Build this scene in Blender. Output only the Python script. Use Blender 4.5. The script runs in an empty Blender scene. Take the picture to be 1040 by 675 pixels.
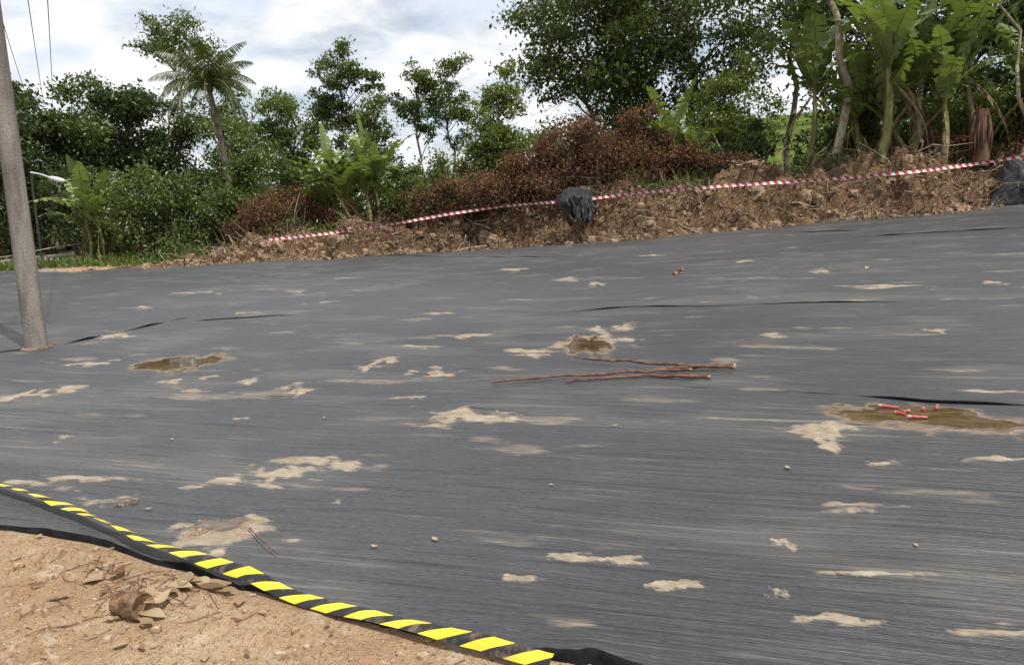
import bpy, math
import numpy as np
from mathutils import Vector, Matrix
rng = np.random.default_rng(11)
scene = bpy.context.scene
R = math.radians

# ------------------------------------------------------------------ noise
def _h(ix, iy, s):
    n = (ix.astype(np.int64) * 374761393 + iy.astype(np.int64) * 668265263 + s * 982451653) & 0xffffffff
    n = ((n ^ (n >> 13)) * 1274126177) & 0xffffffff
    n = (n ^ (n >> 16)) & 0xffff
    return n / 32767.5 - 1.0
def vn(x, y, s=0):
    x = np.asarray(x, float); y = np.asarray(y, float)
    ix = np.floor(x); iy = np.floor(y); fx = x - ix; fy = y - iy
    fx = fx * fx * (3 - 2 * fx); fy = fy * fy * (3 - 2 * fy)
    a = _h(ix, iy, s); b = _h(ix + 1, iy, s); c = _h(ix, iy + 1, s); d = _h(ix + 1, iy + 1, s)
    return (a * (1 - fx) + b * fx) * (1 - fy) + (c * (1 - fx) + d * fx) * fy
def fbm(x, y, o=4, s=0):
    t = 0; a = 0.5
    for k in range(o):
        t = t + a * vn(np.asarray(x) * 2 ** k + 13.7 * k, np.asarray(y) * 2 ** k - 7.1 * k, s + k); a *= 0.5
    return t
def ss(a, b, x):
    t = np.clip((np.asarray(x, float) - a) / (b - a), 0, 1); return t * t * (3 - 2 * t)

# ------------------------------------------------------------------ camera / survey
W0, H0, F0 = 1040.0, 675.0, 816.0
pitch, roll, EYE = R(8.9), R(2.4), 1.6
fw = np.array([0, math.cos(pitch), -math.sin(pitch)])
r0 = np.array([1.0, 0, 0]); u0 = np.array([0, math.sin(pitch), math.cos(pitch)])
rt = math.cos(roll) * r0 - math.sin(roll) * u0
up = math.sin(roll) * r0 + math.cos(roll) * u0
cam = bpy.data.cameras.new("camera"); camo = bpy.data.objects.new("camera", cam)
scene.collection.objects.link(camo)
M = Matrix(((rt[0], up[0], -fw[0], 0), (rt[1], up[1], -fw[1], 0), (rt[2], up[2], -fw[2], EYE), (0, 0, 0, 1)))
camo.matrix_world = M
cam.sensor_width = 36; cam.lens = 36 * F0 / W0; cam.clip_end = 3000; cam.clip_start = 0.05
scene.camera = camo

def hbase(x, y):
    x = np.asarray(x, float); y = np.asarray(y, float)
    sx = 0.5 * (x + np.sqrt(x * x + 4)) - 0.3
    sx = np.clip(sx, 0, 40)
    return 0.0024 * sx * np.clip(y, 0, 30)
def ray(u, v):
    d = fw + (u - W0 / 2) / F0 * rt - (v - H0 / 2) / F0 * up
    return d / d[1]
def G(u, v):
    d = ray(u, v); lo = 0.5; hi = 120.0
    f = lambda t: EYE + d[2] * t - float(hbase(d[0] * t, t))
    t = lo
    while t < hi and f(t) > 0: t += 0.1
    a, b = t - 0.1, t
    for _ in range(20):
        m = (a + b) / 2
        if f(m) > 0: a = m
        else: b = m
    t = (a + b) / 2
    return np.array([d[0] * t, t])
def P(u, v, Y):
    d = ray(u, v); return np.array([d[0] * Y, Y, EYE + d[2] * Y])

edge_px = [(0, 279), (70, 279), (130, 275), (200, 270), (270, 266), (340, 264), (400, 258), (460, 256), (520, 252), (600, 247),
           (660, 243), (720, 238), (800, 230), (860, 225), (940, 220), (1000, 212), (1040, 205)]
epts = np.array([G(*p) for p in edge_px])
hb_px = [0.0, 0.04, 0.1, 0.35, 0.9, 1.1, 1.3, 1.5, 1.65, 1.75, 1.85, 1.85, 1.75, 1.7, 1.6, 1.55, 1.5]
ex = np.concatenate([[-60, -32], epts[:, 0], [30, 60]])
ey = np.concatenate([[30, 29], epts[:, 1], [26, 26]])
eh = np.concatenate([[0, 0], hb_px, [1.5, 1.5]])
o = np.argsort(ex); ex, ey, eh = ex[o], ey[o], eh[o]
def edgeY(x): return np.interp(x, ex, ey)
def hb(x): return np.interp(x, ex, eh)
def terr(x, y):
    x = np.asarray(x, float); y = np.asarray(y, float)
    d = y - edgeY(x)
    h = hbase(x, y) + hb(x) * 0.6 * ss(1.0, 4.2, d)
    h = h + 7.5 * ss(36, 100, y) * ss(-5, 22, x) + 0.25 * fbm(x * .2, y * .2, 3, 5) * ss(3, 10, d)
    return h
def prof(d): return ss(-0.1, 2.1, d) * (1 - 0.35 * ss(2.6, 5, d))
def bermz(x, d):
    H = hb(x); y = edgeY(x) + d
    n = 0.50 * fbm(x * 1.0, y * 1.0, 4, 21) + 0.38 * fbm(x * 3.0, y * 3.0, 4, 33)
    dd = d + 1.0 * fbm(x * 0.8, d * 0.3, 4, 8)
    return hbase(x, y) + H * prof(dd) * (1 + 0.24 * vn(x * 0.55, 0 * x, 4)) + n * np.minimum(H, 1) * ss(-.1, .8, dd) * 1.15 - 0.03

PHI = R(-17)
ca, sa = math.cos(PHI), math.sin(PHI)
def und(x, y):
    a = x * ca + y * sa; b = -x * sa + y * ca
    return 0.024 * fbm(x * .5, y * .5, 3, 2) + 0.011 * fbm(a * .6, b * 3.0, 3, 9) + 0.04 * (fbm(x * .16, y * .16, 2, 77))
def sheet_z(x, y): return hbase(x, y) + 0.045 + und(x, y)

# ------------------------------------------------------------------ mesh builder (all quads)
class MB:
    def __init__(s): s.V = []; s.F = []; s.M = []; s.T = []; s.T2 = []; s.n = 0; s.extra = {}
    def add(s, V, F, m=0, t=0.5, t2=0.0):
        V = np.asarray(V, float).reshape(-1, 3); F = np.asarray(F, np.int64).reshape(-1, 4)
        s.V.append(V); s.F.append(F + s.n); s.n += len(V)
        s.M.append(np.full(len(F), m) if np.isscalar(m) else np.asarray(m))
        s.T.append(np.full(len(V), t, float) if np.isscalar(t) else np.asarray(t, float))
        s.T2.append(np.full(len(V), t2, float) if np.isscalar(t2) else np.asarray(t2, float))
    def tube(s, pts, rad, sides=6, m=0, t=0.5, cap=True):
        pts = np.asarray(pts, float); n = len(pts); rad = np.broadcast_to(np.asarray(rad, float), (n,))
        tg = np.gradient(pts, axis=0); tg /= np.linalg.norm(tg, axis=1)[:, None] + 1e-9
        ref = np.array([0, 0, 1.0]) if abs(tg[0][2]) < 0.8 else np.array([1.0, 0, 0])
        a = np.cross(tg, ref); a /= np.linalg.norm(a, axis=1)[:, None] + 1e-9
        b = np.cross(tg, a)
        th = np.linspace(0, 2 * np.pi, sides, endpoint=False)
        V = pts[:, None] + rad[:, None, None] * (np.cos(th)[None, :, None] * a[:, None] + np.sin(th)[None, :, None] * b[:, None])
        V = V.reshape(-1, 3)
        i = np.arange(n - 1)[:, None] * sides; j = np.arange(sides)[None]; k = (j + 1) % sides
        F = np.stack([i + j, i + k, i + sides + k, i + sides + j], -1).reshape(-1, 4)
        s.add(V, F, m, t)
        if cap and sides % 2 == 0:
            for e in (0, n - 1):
                idx = [e * sides + q for q in range(sides)]
                s.add(V[idx], [[0, q, q + 1, q + 2] for q in range(1, sides - 2, 2)], m, t)
    def build(s, name, mats, smooth=False, parent=None):
        V = np.concatenate(s.V); F = np.concatenate(s.F); Mi = np.concatenate(s.M)
        me = bpy.data.meshes.new(name)
        me.vertices.add(len(V)); me.vertices.foreach_set("co", V.ravel())
        me.loops.add(F.size); me.loops.foreach_set("vertex_index", F.ravel().astype(np.int32))
        me.polygons.add(len(F)); me.polygons.foreach_set("loop_start", (np.arange(len(F)) * 4).astype(np.int32))
        for m in mats: me.materials.append(m)
        me.polygons.foreach_set("material_index", Mi.astype(np.int32))
        me.polygons.foreach_set("use_smooth", np.full(len(F), smooth))
        me.update(calc_edges=True)
        ats = {"tint": np.concatenate(s.T), "tint2": np.concatenate(s.T2)}; ats.update(s.extra)
        for nm, arr in ats.items():
            at = me.attributes.new(nm, 'FLOAT', 'POINT'); at.data.foreach_set("value", np.asarray(arr, float).ravel())
        ob = bpy.data.objects.new(name, me); scene.collection.objects.link(ob)
        if parent: ob.parent = parent
        return ob
def grid_faces(nr, nc):
    i = np.arange(nr - 1)[:, None] * nc; j = np.arange(nc - 1)[None]
    return np.stack([i + j, i + j + 1, i + nc + j + 1, i + nc + j], -1).reshape(-1, 4)
def unit(v): return v / (np.linalg.norm(v, axis=-1, keepdims=True) + 1e-9)

# ------------------------------------------------------------------ materials
class NT:
    def __init__(s, name):
        s.m = bpy.data.materials.new(name); s.m.use_nodes = True; s.t = s.m.node_tree; s.t.nodes.clear()
        s.out = s.t.nodes.new("ShaderNodeOutputMaterial")
    def n(s, ty, **k):
        nd = s.t.nodes.new(ty)
        for a, b in k.items():
            if a.startswith("i_"):
                key = a[2:]; key = int(key) if key.isdigit() else key.replace("_", " ")
                if isinstance(b, bpy.types.NodeSocket): s.t.links.new(b, nd.inputs[key])
                else: nd.inputs[key].default_value = b
            else: setattr(nd, a, b)
        return nd
    def attr(s, name): return s.n("ShaderNodeAttribute", attribute_name=name).outputs["Fac"]
    def pos(s): return s.n("ShaderNodeNewGeometry").outputs["Position"]
    def map(s, vec, scale=(1, 1, 1), rot=0.0, loc=(0, 0, 0)):
        if rot:
            vec = s.n("ShaderNodeMapping", i_Vector=vec, i_Rotation=(0, 0, rot)).outputs[0]
        return s.n("ShaderNodeMapping", i_Vector=vec, i_Scale=scale, i_Location=loc).outputs[0]
    def noise(s, vec, scale=1, detail=3, rough=.5, dist=0.0):
        return s.n("ShaderNodeTexNoise", i_Vector=vec, i_Scale=scale, i_Detail=detail, i_Roughness=rough, i_Distortion=dist).outputs["Fac"]
    def math(s, op, a, b=0.0, clamp=False):
        return s.n("ShaderNodeMath", operation=op, use_clamp=clamp, i_0=a, i_1=b).outputs[0]
    def rng(s, v, a, b, c=0.0, d=1.0):
        return s.n("ShaderNodeMapRange", interpolation_type='SMOOTHSTEP', i_Value=v, i_From_Min=a, i_From_Max=b, i_To_Min=c, i_To_Max=d).outputs[0]
    def mix(s, f, a, b):
        nd = s.t.nodes.new("ShaderNodeMix"); nd.data_type = 'RGBA'
        for idx, val in ((0, f), (6, a), (7, b)):
            if isinstance(val, bpy.types.NodeSocket): s.t.links.new(val, nd.inputs[idx])
            else: nd.inputs[idx].default_value = val if idx == 0 else (*val, 1)
        return nd.outputs[2]
    def bump(s, h, strength=.5, dist=.02):
        return s.n("ShaderNodeBump", i_Height=h, i_Strength=strength, i_Distance=dist).outputs[0]
    def diffuse(s, col, nrm=None):
        b = s.t.nodes.new("ShaderNodeBsdfDiffuse")
        if isinstance(col, bpy.types.NodeSocket): s.t.links.new(col, b.inputs[0])
        else: b.inputs[0].default_value = (*col, 1)
        if nrm is not None: s.t.links.new(nrm, b.inputs["Normal"])
        return b.outputs[0]
    def bsdf(s, col, rough=.8, nrm=None, spec=.3, **k):
        b = s.t.nodes.new("ShaderNodeBsdfPrincipled")
        def st(key, val):
            if isinstance(val, bpy.types.NodeSocket): s.t.links.new(val, b.inputs[key])
            else: b.inputs[key].default_value = (*val, 1) if isinstance(val, tuple) and len(val) == 3 else val
        st("Base Color", col); st("Roughness", rough); st("Specular IOR Level", spec)
        if nrm is not None: st("Normal", nrm)
        return b.outputs[0]
    def fin(s, sh): s.t.links.new(sh, s.out.inputs["Surface"]); return s.m

def leafmat(name, dark, light, trans=.35, gloss=.05):
    t = NT(name)
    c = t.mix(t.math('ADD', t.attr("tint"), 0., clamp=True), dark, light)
    tr = t.n("ShaderNodeBsdfTranslucent")
    t.t.links.new(t.mix(0.5, c, (light[0] * 1.5, light[1] * 1.4, light[2] * .6)), tr.inputs[0])
    mx = t.n("ShaderNodeMixShader", i_Fac=trans); t.t.links.new(t.diffuse(c), mx.inputs[1]); t.t.links.new(tr.outputs[0], mx.inputs[2])
    if gloss <= 0: return t.fin(mx.outputs[0])
    gl = t.n("ShaderNodeBsdfGlossy", i_Roughness=.42); gl.inputs[0].default_value = (.8, .85, .8, 1)
    m2 = t.n("ShaderNodeMixShader", i_Fac=gloss); t.t.links.new(mx.outputs[0], m2.inputs[1]); t.t.links.new(gl.outputs[0], m2.inputs[2])
    return t.fin(m2.outputs[0])
def simplemat(name, c1, c2, scale=6, rough=.85, bump=.5, stretch=(1, 1, 1), dist=.02, spec=.25):
    t = NT(name); p = t.map(t.pos(), stretch)
    n1 = t.noise(p, scale, 4, .6); f = t.rng(n1, .3, .7)
    f2 = t.math('MULTIPLY', f, t.math('ADD', .6, t.math('MULTIPLY', t.attr("tint"), .8)), clamp=True)
    return t.fin(t.bsdf(t.mix(f2, c1, c2), rough, t.bump(n1, bump, dist) if bump else None, spec))

L_dark = leafmat("leaf_dark", (.018, .034, .009), (.095, .14, .032), .25)
L_mid = leafmat("leaf_mid", (.030, .052, .012), (.14, .195, .042), .35)
L_bright = leafmat("leaf_bright", (.055, .09, .015), (.195, .25, .05), .4)
L_ban = leafmat("leaf_banana", (.040, .080, .016), (.19, .27, .06), .35, .09)
L_palm = leafmat("leaf_palm", (.030, .048, .012), (.105, .13, .035), .3)
L_dead = leafmat("leaf_dead", (.055, .031, .020), (.25, .142, .09), .2, 0)
L_straw = leafmat("leaf_straw", (.13, .08, .045), (.46, .35, .225), .15, 0)
L_debris = leafmat("plant_litter", (.055, .032, .020), (.47, .335, .215), .08, 0)
def barkmat(name, a, b_):
    t = NT(name); return t.fin(t.diffuse(t.mix(t.math('ADD', t.attr("tint"), 0., clamp=True), a, b_)))
bark = simplemat("bark", (.06, .045, .035), (.22, .18, .14), 9, stretch=(1, 1, .3))
twigm = barkmat("twig", (.045, .03, .022), (.20, .145, .10))
bark_pale = simplemat("bark_pale", (.18, .14, .09), (.45, .38, .28), 7, stretch=(1, 1, .4))
wood = simplemat("wood_stick", (.08, .038, .026), (.20, .105, .07), 14)
ban_stem = simplemat("banana_stem", (.09, .085, .03), (.27, .24, .10), 6, stretch=(1, 1, .3))

# terrain material
t = NT("ground_soil"); p = t.pos()
n1 = t.noise(p, 1.3, 5, .65); n2 = t.noise(p, 9, 5, .7); n3 = t.noise(p, 45, 4, .7); n4 = t.noise(p, 140, 3, .6)
c = t.mix(t.rng(n1, .3, .7), (.40, .245, .135), (.53, .38, .24))
c = t.mix(t.rng(n2, .5, .72), c, (.61, .49, .35))
c = t.mix(t.rng(n3, .52, .68, 0, .85), c, (.18, .105, .06))
c = t.mix(t.rng(n4, .6, .75, 0, .5), c, (.64, .54, .42))
c = t.mix(t.attr("tint2"), c, (.30, .265, .23))
g = t.mix(t.rng(t.noise(p, .35, 4, .6), .35, .65), (.05, .08, .02), (.13, .175, .045))
g = t.mix(t.rng(t.noise(p, 3, 3, .7), .5, .8, 0, .6), g, (.15, .14, .06))
c = t.mix(t.attr("tint"), c, g)
hsum = t.math('ADD', t.math('MULTIPLY', n2, 1.0), t.math('ADD', t.math('MULTIPLY', n3, .45), t.math('MULTIPLY', n4, .2)))
ground_mat = t.fin(t.diffuse(c, t.bump(hsum, 1., .06)))

# berm material
t = NT("berm_soil"); p = t.pos()
n1 = t.noise(p, .9, 4, .7); n2 = t.noise(t.map(p, (1.4, 1, .9)), 4, 5, .8, .6); n3 = t.noise(p, 22, 4, .75)
c = t.mix(t.rng(n1, .38, .62), (.13, .072, .045), (.30, .19, .115))
c = t.mix(t.rng(n2, .50, .62, 0, .8), c, (.44, .325, .21))
c = t.mix(t.rng(n3, .48, .62, 0, .85), c, (.060, .034, .022))  # crevice shade put into the soil colour as dark brown
berm_mat = t.fin(t.diffuse(c, t.bump(t.math('ADD', n2, t.math('MULTIPLY', n3, .6)), 1.0, .14)))

# geotextile material
t = NT("geotextile"); p = t.pos()
rot = -PHI
wp = t.n("ShaderNodeVectorMath", operation='MULTIPLY_ADD')
wn = t.n("ShaderNodeCombineXYZ", i_0=t.attr("m4"), i_1=t.attr("m5"))
t.t.links.new(wn.outputs[0], wp.inputs[0]); wp.inputs[1].default_value = (.12, .12, 0); t.t.links.new(p, wp.inputs[2])
q = t.n("ShaderNodeMapping", i_Vector=wp.outputs[0], i_Rotation=(0, 0, rot)).outputs[0]
ra = t.noise(t.map(q, (.9, 24, 1)), 1, 4, .65)
rb = t.noise(t.map(q, (3.2, 80, 1)), 1, 3, .7)
rd = t.noise(t.map(q, (24, 150, 1)), 1, 1, .5)
rc_ = t.noise(t.map(q, (.35, 4.5, 1)), 1, 3, .65)
med = t.attr("m1"); big = t.attr("m2"); bl = t.attr("m3")
c = t.mix(t.rng(big, .3, .7), (.045, .0455, .0475), (.070, .0705, .073))
c = t.mix(t.rng(rb, .48, .66, 0, .42), c, (.125, .124, .123))
c = t.mix(t.rng(ra, .36, .45, .55, 0), c, (.018, .018, .020))
c = t.mix(t.rng(rd, .36, .52, .5, 0), c, (.022, .022, .024))
dustm = t.math('MULTIPLY', t.rng(ra, .54, .62), t.rng(med, .44, .66))
c = t.mix(t.math('MULTIPLY', dustm, .38), c, (.25, .215, .175))
c = t.mix(t.rng(med, .5, .78, 0, .30), c, (.165, .152, .134))
blm = t.math('MULTIPLY', t.rng(bl, .67, .76, 0, .6), t.rng(rb, .42, .60, .3, 1))
st2 = t.math('MULTIPLY', t.rng(rc_, .62, .72, 0, .4), t.rng(rb, .48, .60))
blm = t.math('MAXIMUM', blm, st2)
san = t.attr("tint")
edge_n = t.noise(t.map(q, (2.2, 7, 1)), 1, 6, .75)
sv = t.math('ADD', san, t.math('MULTIPLY', t.math('SUBTRACT', edge_n, .5), 1.9))
sm = t.math('MULTIPLY', t.rng(sv, .42, .74, 0, .88), t.rng(san, .08, .40))
sm = t.math('MULTIPLY', sm, t.rng(t.math('ADD', rb, t.math('MULTIPLY', sv, .22)), .46, .64, .4, 1.0))
sm = t.math('MAXIMUM', sm, blm)
sandc = t.mix(t.rng(t.noise(p, 7, 3, .7), .3, .7), (.28, .215, .15), (.45, .37, .275))
c = t.mix(sm, c, sandc)
wet = t.attr("tint2")
wv = t.math('ADD', wet, t.math('MULTIPLY', t.math('SUBTRACT', edge_n, .5), 1.1))
wm = t.math('MULTIPLY', t.rng(wv, .44, .50), t.rng(wet, .12, .25))
damp = t.math('MULTIPLY', t.rng(wv, .22, .45), t.rng(wet, .03, .15))
c = t.mix(t.math('MULTIPLY', damp, .8), c, (.25, .175, .11))
c = t.mix(wm, c, t.mix(t.rng(edge_n, .35, .65), (.055, .034, .018), (.15, .10, .055)))
hh = t.math('ADD', t.math('MULTIPLY', ra, .8), t.math('ADD', t.math('MULTIPLY', rb, .35), t.math('ADD', t.math('MULTIPLY', rc_, 1.4), t.math('MULTIPLY', rd, .10))))
inv = t.math('SUBTRACT', 1.0, wm)
b = t.n("ShaderNodeBump", i_Strength=t.math('MULTIPLY', inv, 1.0), i_Distance=.026, i_Height=hh)
rough = t.math('ADD', .05, t.math('MULTIPLY', inv, t.math('ADD', .42, t.math('MULTIPLY', sm, .4))))
spec = t.math('SUBTRACT', .5, t.math('MULTIPLY', t.math('MULTIPLY', sm, inv), .4))
geo_mat = t.fin(t.bsdf(c, rough, b.outputs[0], spec))
black_cloth = simplemat("black_cloth", (.008, .008, .009), (.04, .041, .045), 12, .5, .3, spec=.4)
hem_mat = simplemat("geotextile_hem", (.007, .007, .008), (.022, .022, .024), 14, .8, .3, spec=.15)  # black hem cloth, with the shadow under the sheet edge painted into its colour
# ------------------------------------------------------------------ sheet outline
near_px = [(0, 540), (60, 546), (110, 556), (160, 572), (230, 592), (300, 610), (360, 626), (420, 642), (500, 658), (600, 676)]
npts = [G(*p_) for p_ in near_px]
near = np.array([(-20, 13.2), (-12, 9.0), (-6, 6.0)] + [tuple(a) for a in npts] + [(3.2, 1.3), (6.5, .15), (10, -2)])
far = np.array([(-60, 34), (-36, 24)] + [(-32, 29)] + [tuple(a) for a in epts] + [(30, 26), (45, 15), (52, 2)])
def polar_r(poly):
    pts = []
    for a, b_ in zip(poly[:-1], poly[1:]):
        for k in np.linspace(0, 1, 60, endpoint=False): pts.append(a + (b_ - a) * k)
    pts.append(poly[-1]); pts = np.array(pts)
    th = np.arctan2(pts[:, 0], pts[:, 1]); r = np.hypot(pts[:, 0], pts[:, 1])
    o = np.argsort(th); return th[o], r[o]
tn, rn_ = polar_r(near); tf, rf_ = polar_r(far)
def rnear(th): return np.interp(th, tn, rn_) * (1 + 0.007 * vn(th * 22, 0 * th, 3) + .003 * vn(th * 70, 0 * th, 5))
def rfar(th): return np.interp(th, tf, rf_)

# ------------------------------------------------------------------ ground sheet
TH_MIN, TH_MAX = R(-54), R(86)
ths = np.concatenate([np.linspace(-180, -60, 90, endpoint=False), np.linspace(-60, -38, 80, endpoint=False), np.linspace(-38, 38, 620, endpoint=False),
                      np.linspace(38, 90, 90, endpoint=False), np.linspace(90, 180, 60)]) * math.pi / 180
rs = np.concatenate([np.geomspace(.03, 1.5, 14, endpoint=False), np.geomspace(1.5, 6, 220, endpoint=False), np.geomspace(6, 60, 170, endpoint=False), np.geomspace(60, 1500, 45)])
TT, RR = np.meshgrid(ths, rs)
X = RR * np.sin(TT); Y = RR * np.cos(TT)
Z = terr(X, Y)
rnv = np.where((TT > TH_MIN) & (TT < TH_MAX), rnear(TT), 1e9)
dirt = ss(0.0, .35, rnv - RR) * (1 - ss(15, 25, RR))
def dirt_n(x, y): return 0.05 * fbm(x * 1.5, y * 1.5, 3, 41) + 0.05 * np.abs(fbm(x * 6, y * 6, 4, 44)) + 0.03 * np.maximum(fbm(x * 14, y * 14, 3, 52), 0) + 0.014 * fbm(x * 28, y * 28, 2, 47)
Z = Z + dirt * dirt_n(X, Y)
grass = ss(2.5, 5.5, Y - edgeY(X)) * np.maximum(ss(-15, -12, X), ss(50, 60, Y)) * 1.0
grass = np.clip(grass + ss(45, 60, RR), 0, 1)
road = ss(-15, -18, X) * ss(20, 26, Y)
mb = MB(); mb.add(np.stack([X, Y, Z], -1), grid_faces(len(rs), len(ths))[:, ::-1], 0, grass.ravel(), road.ravel())
mb.build("ground", [ground_mat], True)
def ground_z(x, y):
    x = np.asarray(x, float); y = np.asarray(y, float)
    return terr(x, y) + dirt_n(x, y) * ss(0, .35, rnear(np.arctan2(x, y)) - np.hypot(x, y))

# ------------------------------------------------------------------ geotextile
ths = np.concatenate([np.linspace(-54, -35, 60, endpoint=False), np.linspace(-35, 35, 640, endpoint=False), np.linspace(35, 85, 90)]) * math.pi / 180
NR = 460
k = np.linspace(0, 1, NR)[:, None]
rn = rnear(ths)[None]; rf = rfar(ths)[None] + .9
RR = rn * (np.maximum(rf / rn, 1.02)) ** k; TT = ths[None] + 0 * k
X = RR * np.sin(TT); Y = RR * np.cos(TT); Z = sheet_z(X, Y)
lift = np.exp(-((RR - rn) / .10) ** 2) * (-.018 + .014 * (1 + vn(TT * 22, 0 * TT, 14)))
Z = Z + lift
sand_px = [(527, 276, 25, 2.5), (582, 286, 20, 3), (606, 291, 10, 2), (835, 277, 22, 3.5), (905, 293, 48, 2), (1010, 290, 18, 2), (783, 344, 22, 3), (950, 338, 13, 3),
 (440, 322, 20, 1.6), (470, 345, 28, 2.5), (430, 357, 24, 2), (373, 378, 12, 4), (390, 371, 17, 3), (445, 381, 28, 4),
 (540, 362, 36, 4), (615, 342, 28, 7), (600, 350, 38, 6), (298, 398, 20, 6), (255, 392, 15, 2.5), (175, 393, 13, 3), (195, 402, 12, 2.5), (215, 388, 9, 2),
 (72, 400, 18, 3.5), (45, 404, 22, 3), (20, 406, 12, 5), (95, 372, 26, 2.5), (412, 410, 22, 3), (478, 430, 50, 8), (440, 439, 34, 4), (245, 430, 13, 2.5), (62, 450, 13, 3),
 (240, 497, 52, 6), (318, 476, 42, 13), (290, 487, 26, 8), (340, 516, 13, 4), (35, 500, 44, 5), (110, 514, 32, 6), (225, 547, 56, 12), (838, 441, 46, 7),
 (870, 520, 55, 5), (690, 604, 28, 5), (535, 597, 22, 4), (1000, 652, 60, 7), (1000, 401, 60, 3), (905, 475, 30, 3), (870, 640, 50, 4), (80, 494, 40, 4),
 (200, 300, 20, 1.4), (120, 345, 18, 1.6), (1000, 470, 40, 2.5), (880, 590, 70, 2.5), (600, 575, 50, 2.5), (300, 298, 14, 1.4), (640, 335, 14, 3), (790, 555, 14, 6), (790, 610, 12, 6),
 (840, 455, 16, 8), (150, 315, 18, 1.4), (350, 285, 16, 1.3), (250, 322, 14, 1.6), (330, 310, 14, 1.4), (660, 262, 22, 1.2), (760, 268, 20, 1.2)]
wet_px = [(182, 372, 34, 7.5), (597, 355, 21, 9), (895, 424, 48, 8), (950, 431, 62, 11), (1000, 438, 40, 6), (225, 541, 24, 7)]
def field(lst, X, Y, wob):
    A = np.zeros_like(X)
    for i, (u, v, w, h_) in enumerate(lst):
        c0 = G(u, v); l = G(u - w, v); r_ = G(u + w, v); a_ = G(u, v - h_); b_ = G(u, v + h_)
        rx = abs(r_[0] - l[0]) / 2; ry = max(abs(a_[1] - b_[1]) / 2, .04)
        sel = (np.abs(X - c0[0]) < 3.2 * rx) & (np.abs(Y - c0[1]) < 3.5 * ry + 1.0 * rx)
        x = X[sel]; y = Y[sel]
        dx = x - c0[0]; dy = y - c0[1] + rng.uniform(.05, .3) * dx
        dx, dy = dx + rx * wob * 1.1 * fbm(x / rx * 1.3, y / ry * 1.1, 3, i), dy + ry * wob * 1.7 * fbm(x / rx * 1.8, y / ry * .8, 3, i + 60)
        q_ = (dx / rx) ** 2 + (dy / ry) ** 2
        A[sel] = np.maximum(A[sel], np.exp(-q_ * .72) * (1 if wob < 1 else rng.uniform(.72, 1)))
    return A
SA = field(sand_px, X, Y, 1.0); WE = field(wet_px, X, Y, .6)
Z = Z - und(X, Y) * ss(.2, .6, WE)
Z = Z + .008 * ss(.3, .9, SA) * (1 - ss(.2, .5, WE))
mb = MB(); mb.add(np.stack([X, Y, Z], -1), grid_faces(NR, len(ths))[:, ::-1], 0, SA.ravel(), WE.ravel())
A_ = X * ca + Y * sa; B_ = -X * sa + Y * ca
mb.extra = {"m1": .5 + .42 * fbm(A_ * 1.1, B_ * 2.2, 5, 101), "m2": .5 + .45 * fbm(X * .22, Y * .22, 3, 111), "m3": .5 + .44 * fbm(A_ * 1.3 + 7, B_ * 4.4, 5, 121),
            "m4": 2 * fbm(X * .3, Y * .3, 2, 131), "m5": 2 * fbm(X * .3, Y * .3, 2, 141)}
geo = mb.build("geotextile_sheet", [geo_mat], True)
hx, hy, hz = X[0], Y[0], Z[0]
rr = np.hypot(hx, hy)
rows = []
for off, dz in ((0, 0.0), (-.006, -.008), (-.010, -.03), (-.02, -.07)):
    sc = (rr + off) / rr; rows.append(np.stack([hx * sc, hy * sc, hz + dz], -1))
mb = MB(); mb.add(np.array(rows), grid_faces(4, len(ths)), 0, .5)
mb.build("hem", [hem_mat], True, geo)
def resample(pts, n):
    pts = np.asarray(pts, float); d = np.r_[0, np.cumsum(np.linalg.norm(np.diff(pts, axis=0), axis=1))]
    s_ = np.linspace(0, d[-1], n); return np.stack([np.interp(s_, d, pts[:, i]) for i in range(pts.shape[1])], -1), s_
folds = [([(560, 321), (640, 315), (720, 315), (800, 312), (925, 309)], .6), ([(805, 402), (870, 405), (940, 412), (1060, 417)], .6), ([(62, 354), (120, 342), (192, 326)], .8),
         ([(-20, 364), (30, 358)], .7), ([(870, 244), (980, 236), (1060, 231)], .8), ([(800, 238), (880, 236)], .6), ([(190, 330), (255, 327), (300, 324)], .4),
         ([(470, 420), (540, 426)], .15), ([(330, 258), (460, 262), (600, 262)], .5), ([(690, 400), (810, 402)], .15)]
mb = MB()
for fi, (f, am) in enumerate(folds):
    w2, s_ = resample([G(*a) for a in f], 90)
    w2[:, 1] += .05 * fbm(s_ * 1.2, s_ * 0, 4, fi)
    tg = unit(np.gradient(w2, axis=0)); nn = np.stack([-tg[:, 1], tg[:, 0]], -1); nn *= np.sign(nn[:, 1:2])
    env = np.clip(np.sin(np.linspace(0, np.pi, 90)) * 2, 0, 1) * (.5 + .5 * vn(s_ * 2.5, 0 * s_, fi)) * am
    rows = []
    for a_, z_ in ((0.06, 0), (.03, .03), (-.005, .04), (-.02, .03), (-.01, .012), (0.0, 0.002)):
        xy = w2 + nn * a_ * env[:, None]; rows.append(np.c_[xy, sheet_z(xy[:, 0], xy[:, 1]) + z_ * env + .003])
    mb.add(np.array(rows), grid_faces(6, 90), 0, .3)
mb.build("folds", [hem_mat], True, geo)

# ------------------------------------------------------------------ berm
xs = np.linspace(-27, 32, 1200); ds = np.linspace(-.9, 5.2, 130)
XX, DD = np.meshgrid(xs, ds)
ZZ = bermz(XX, DD); YY = edgeY(XX) + DD
mb = MB(); mb.add(np.stack([XX, YY, ZZ], -1), grid_faces(len(ds), len(xs)), 0, .5)
mb.build("soil_berm", [berm_mat], False)

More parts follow.
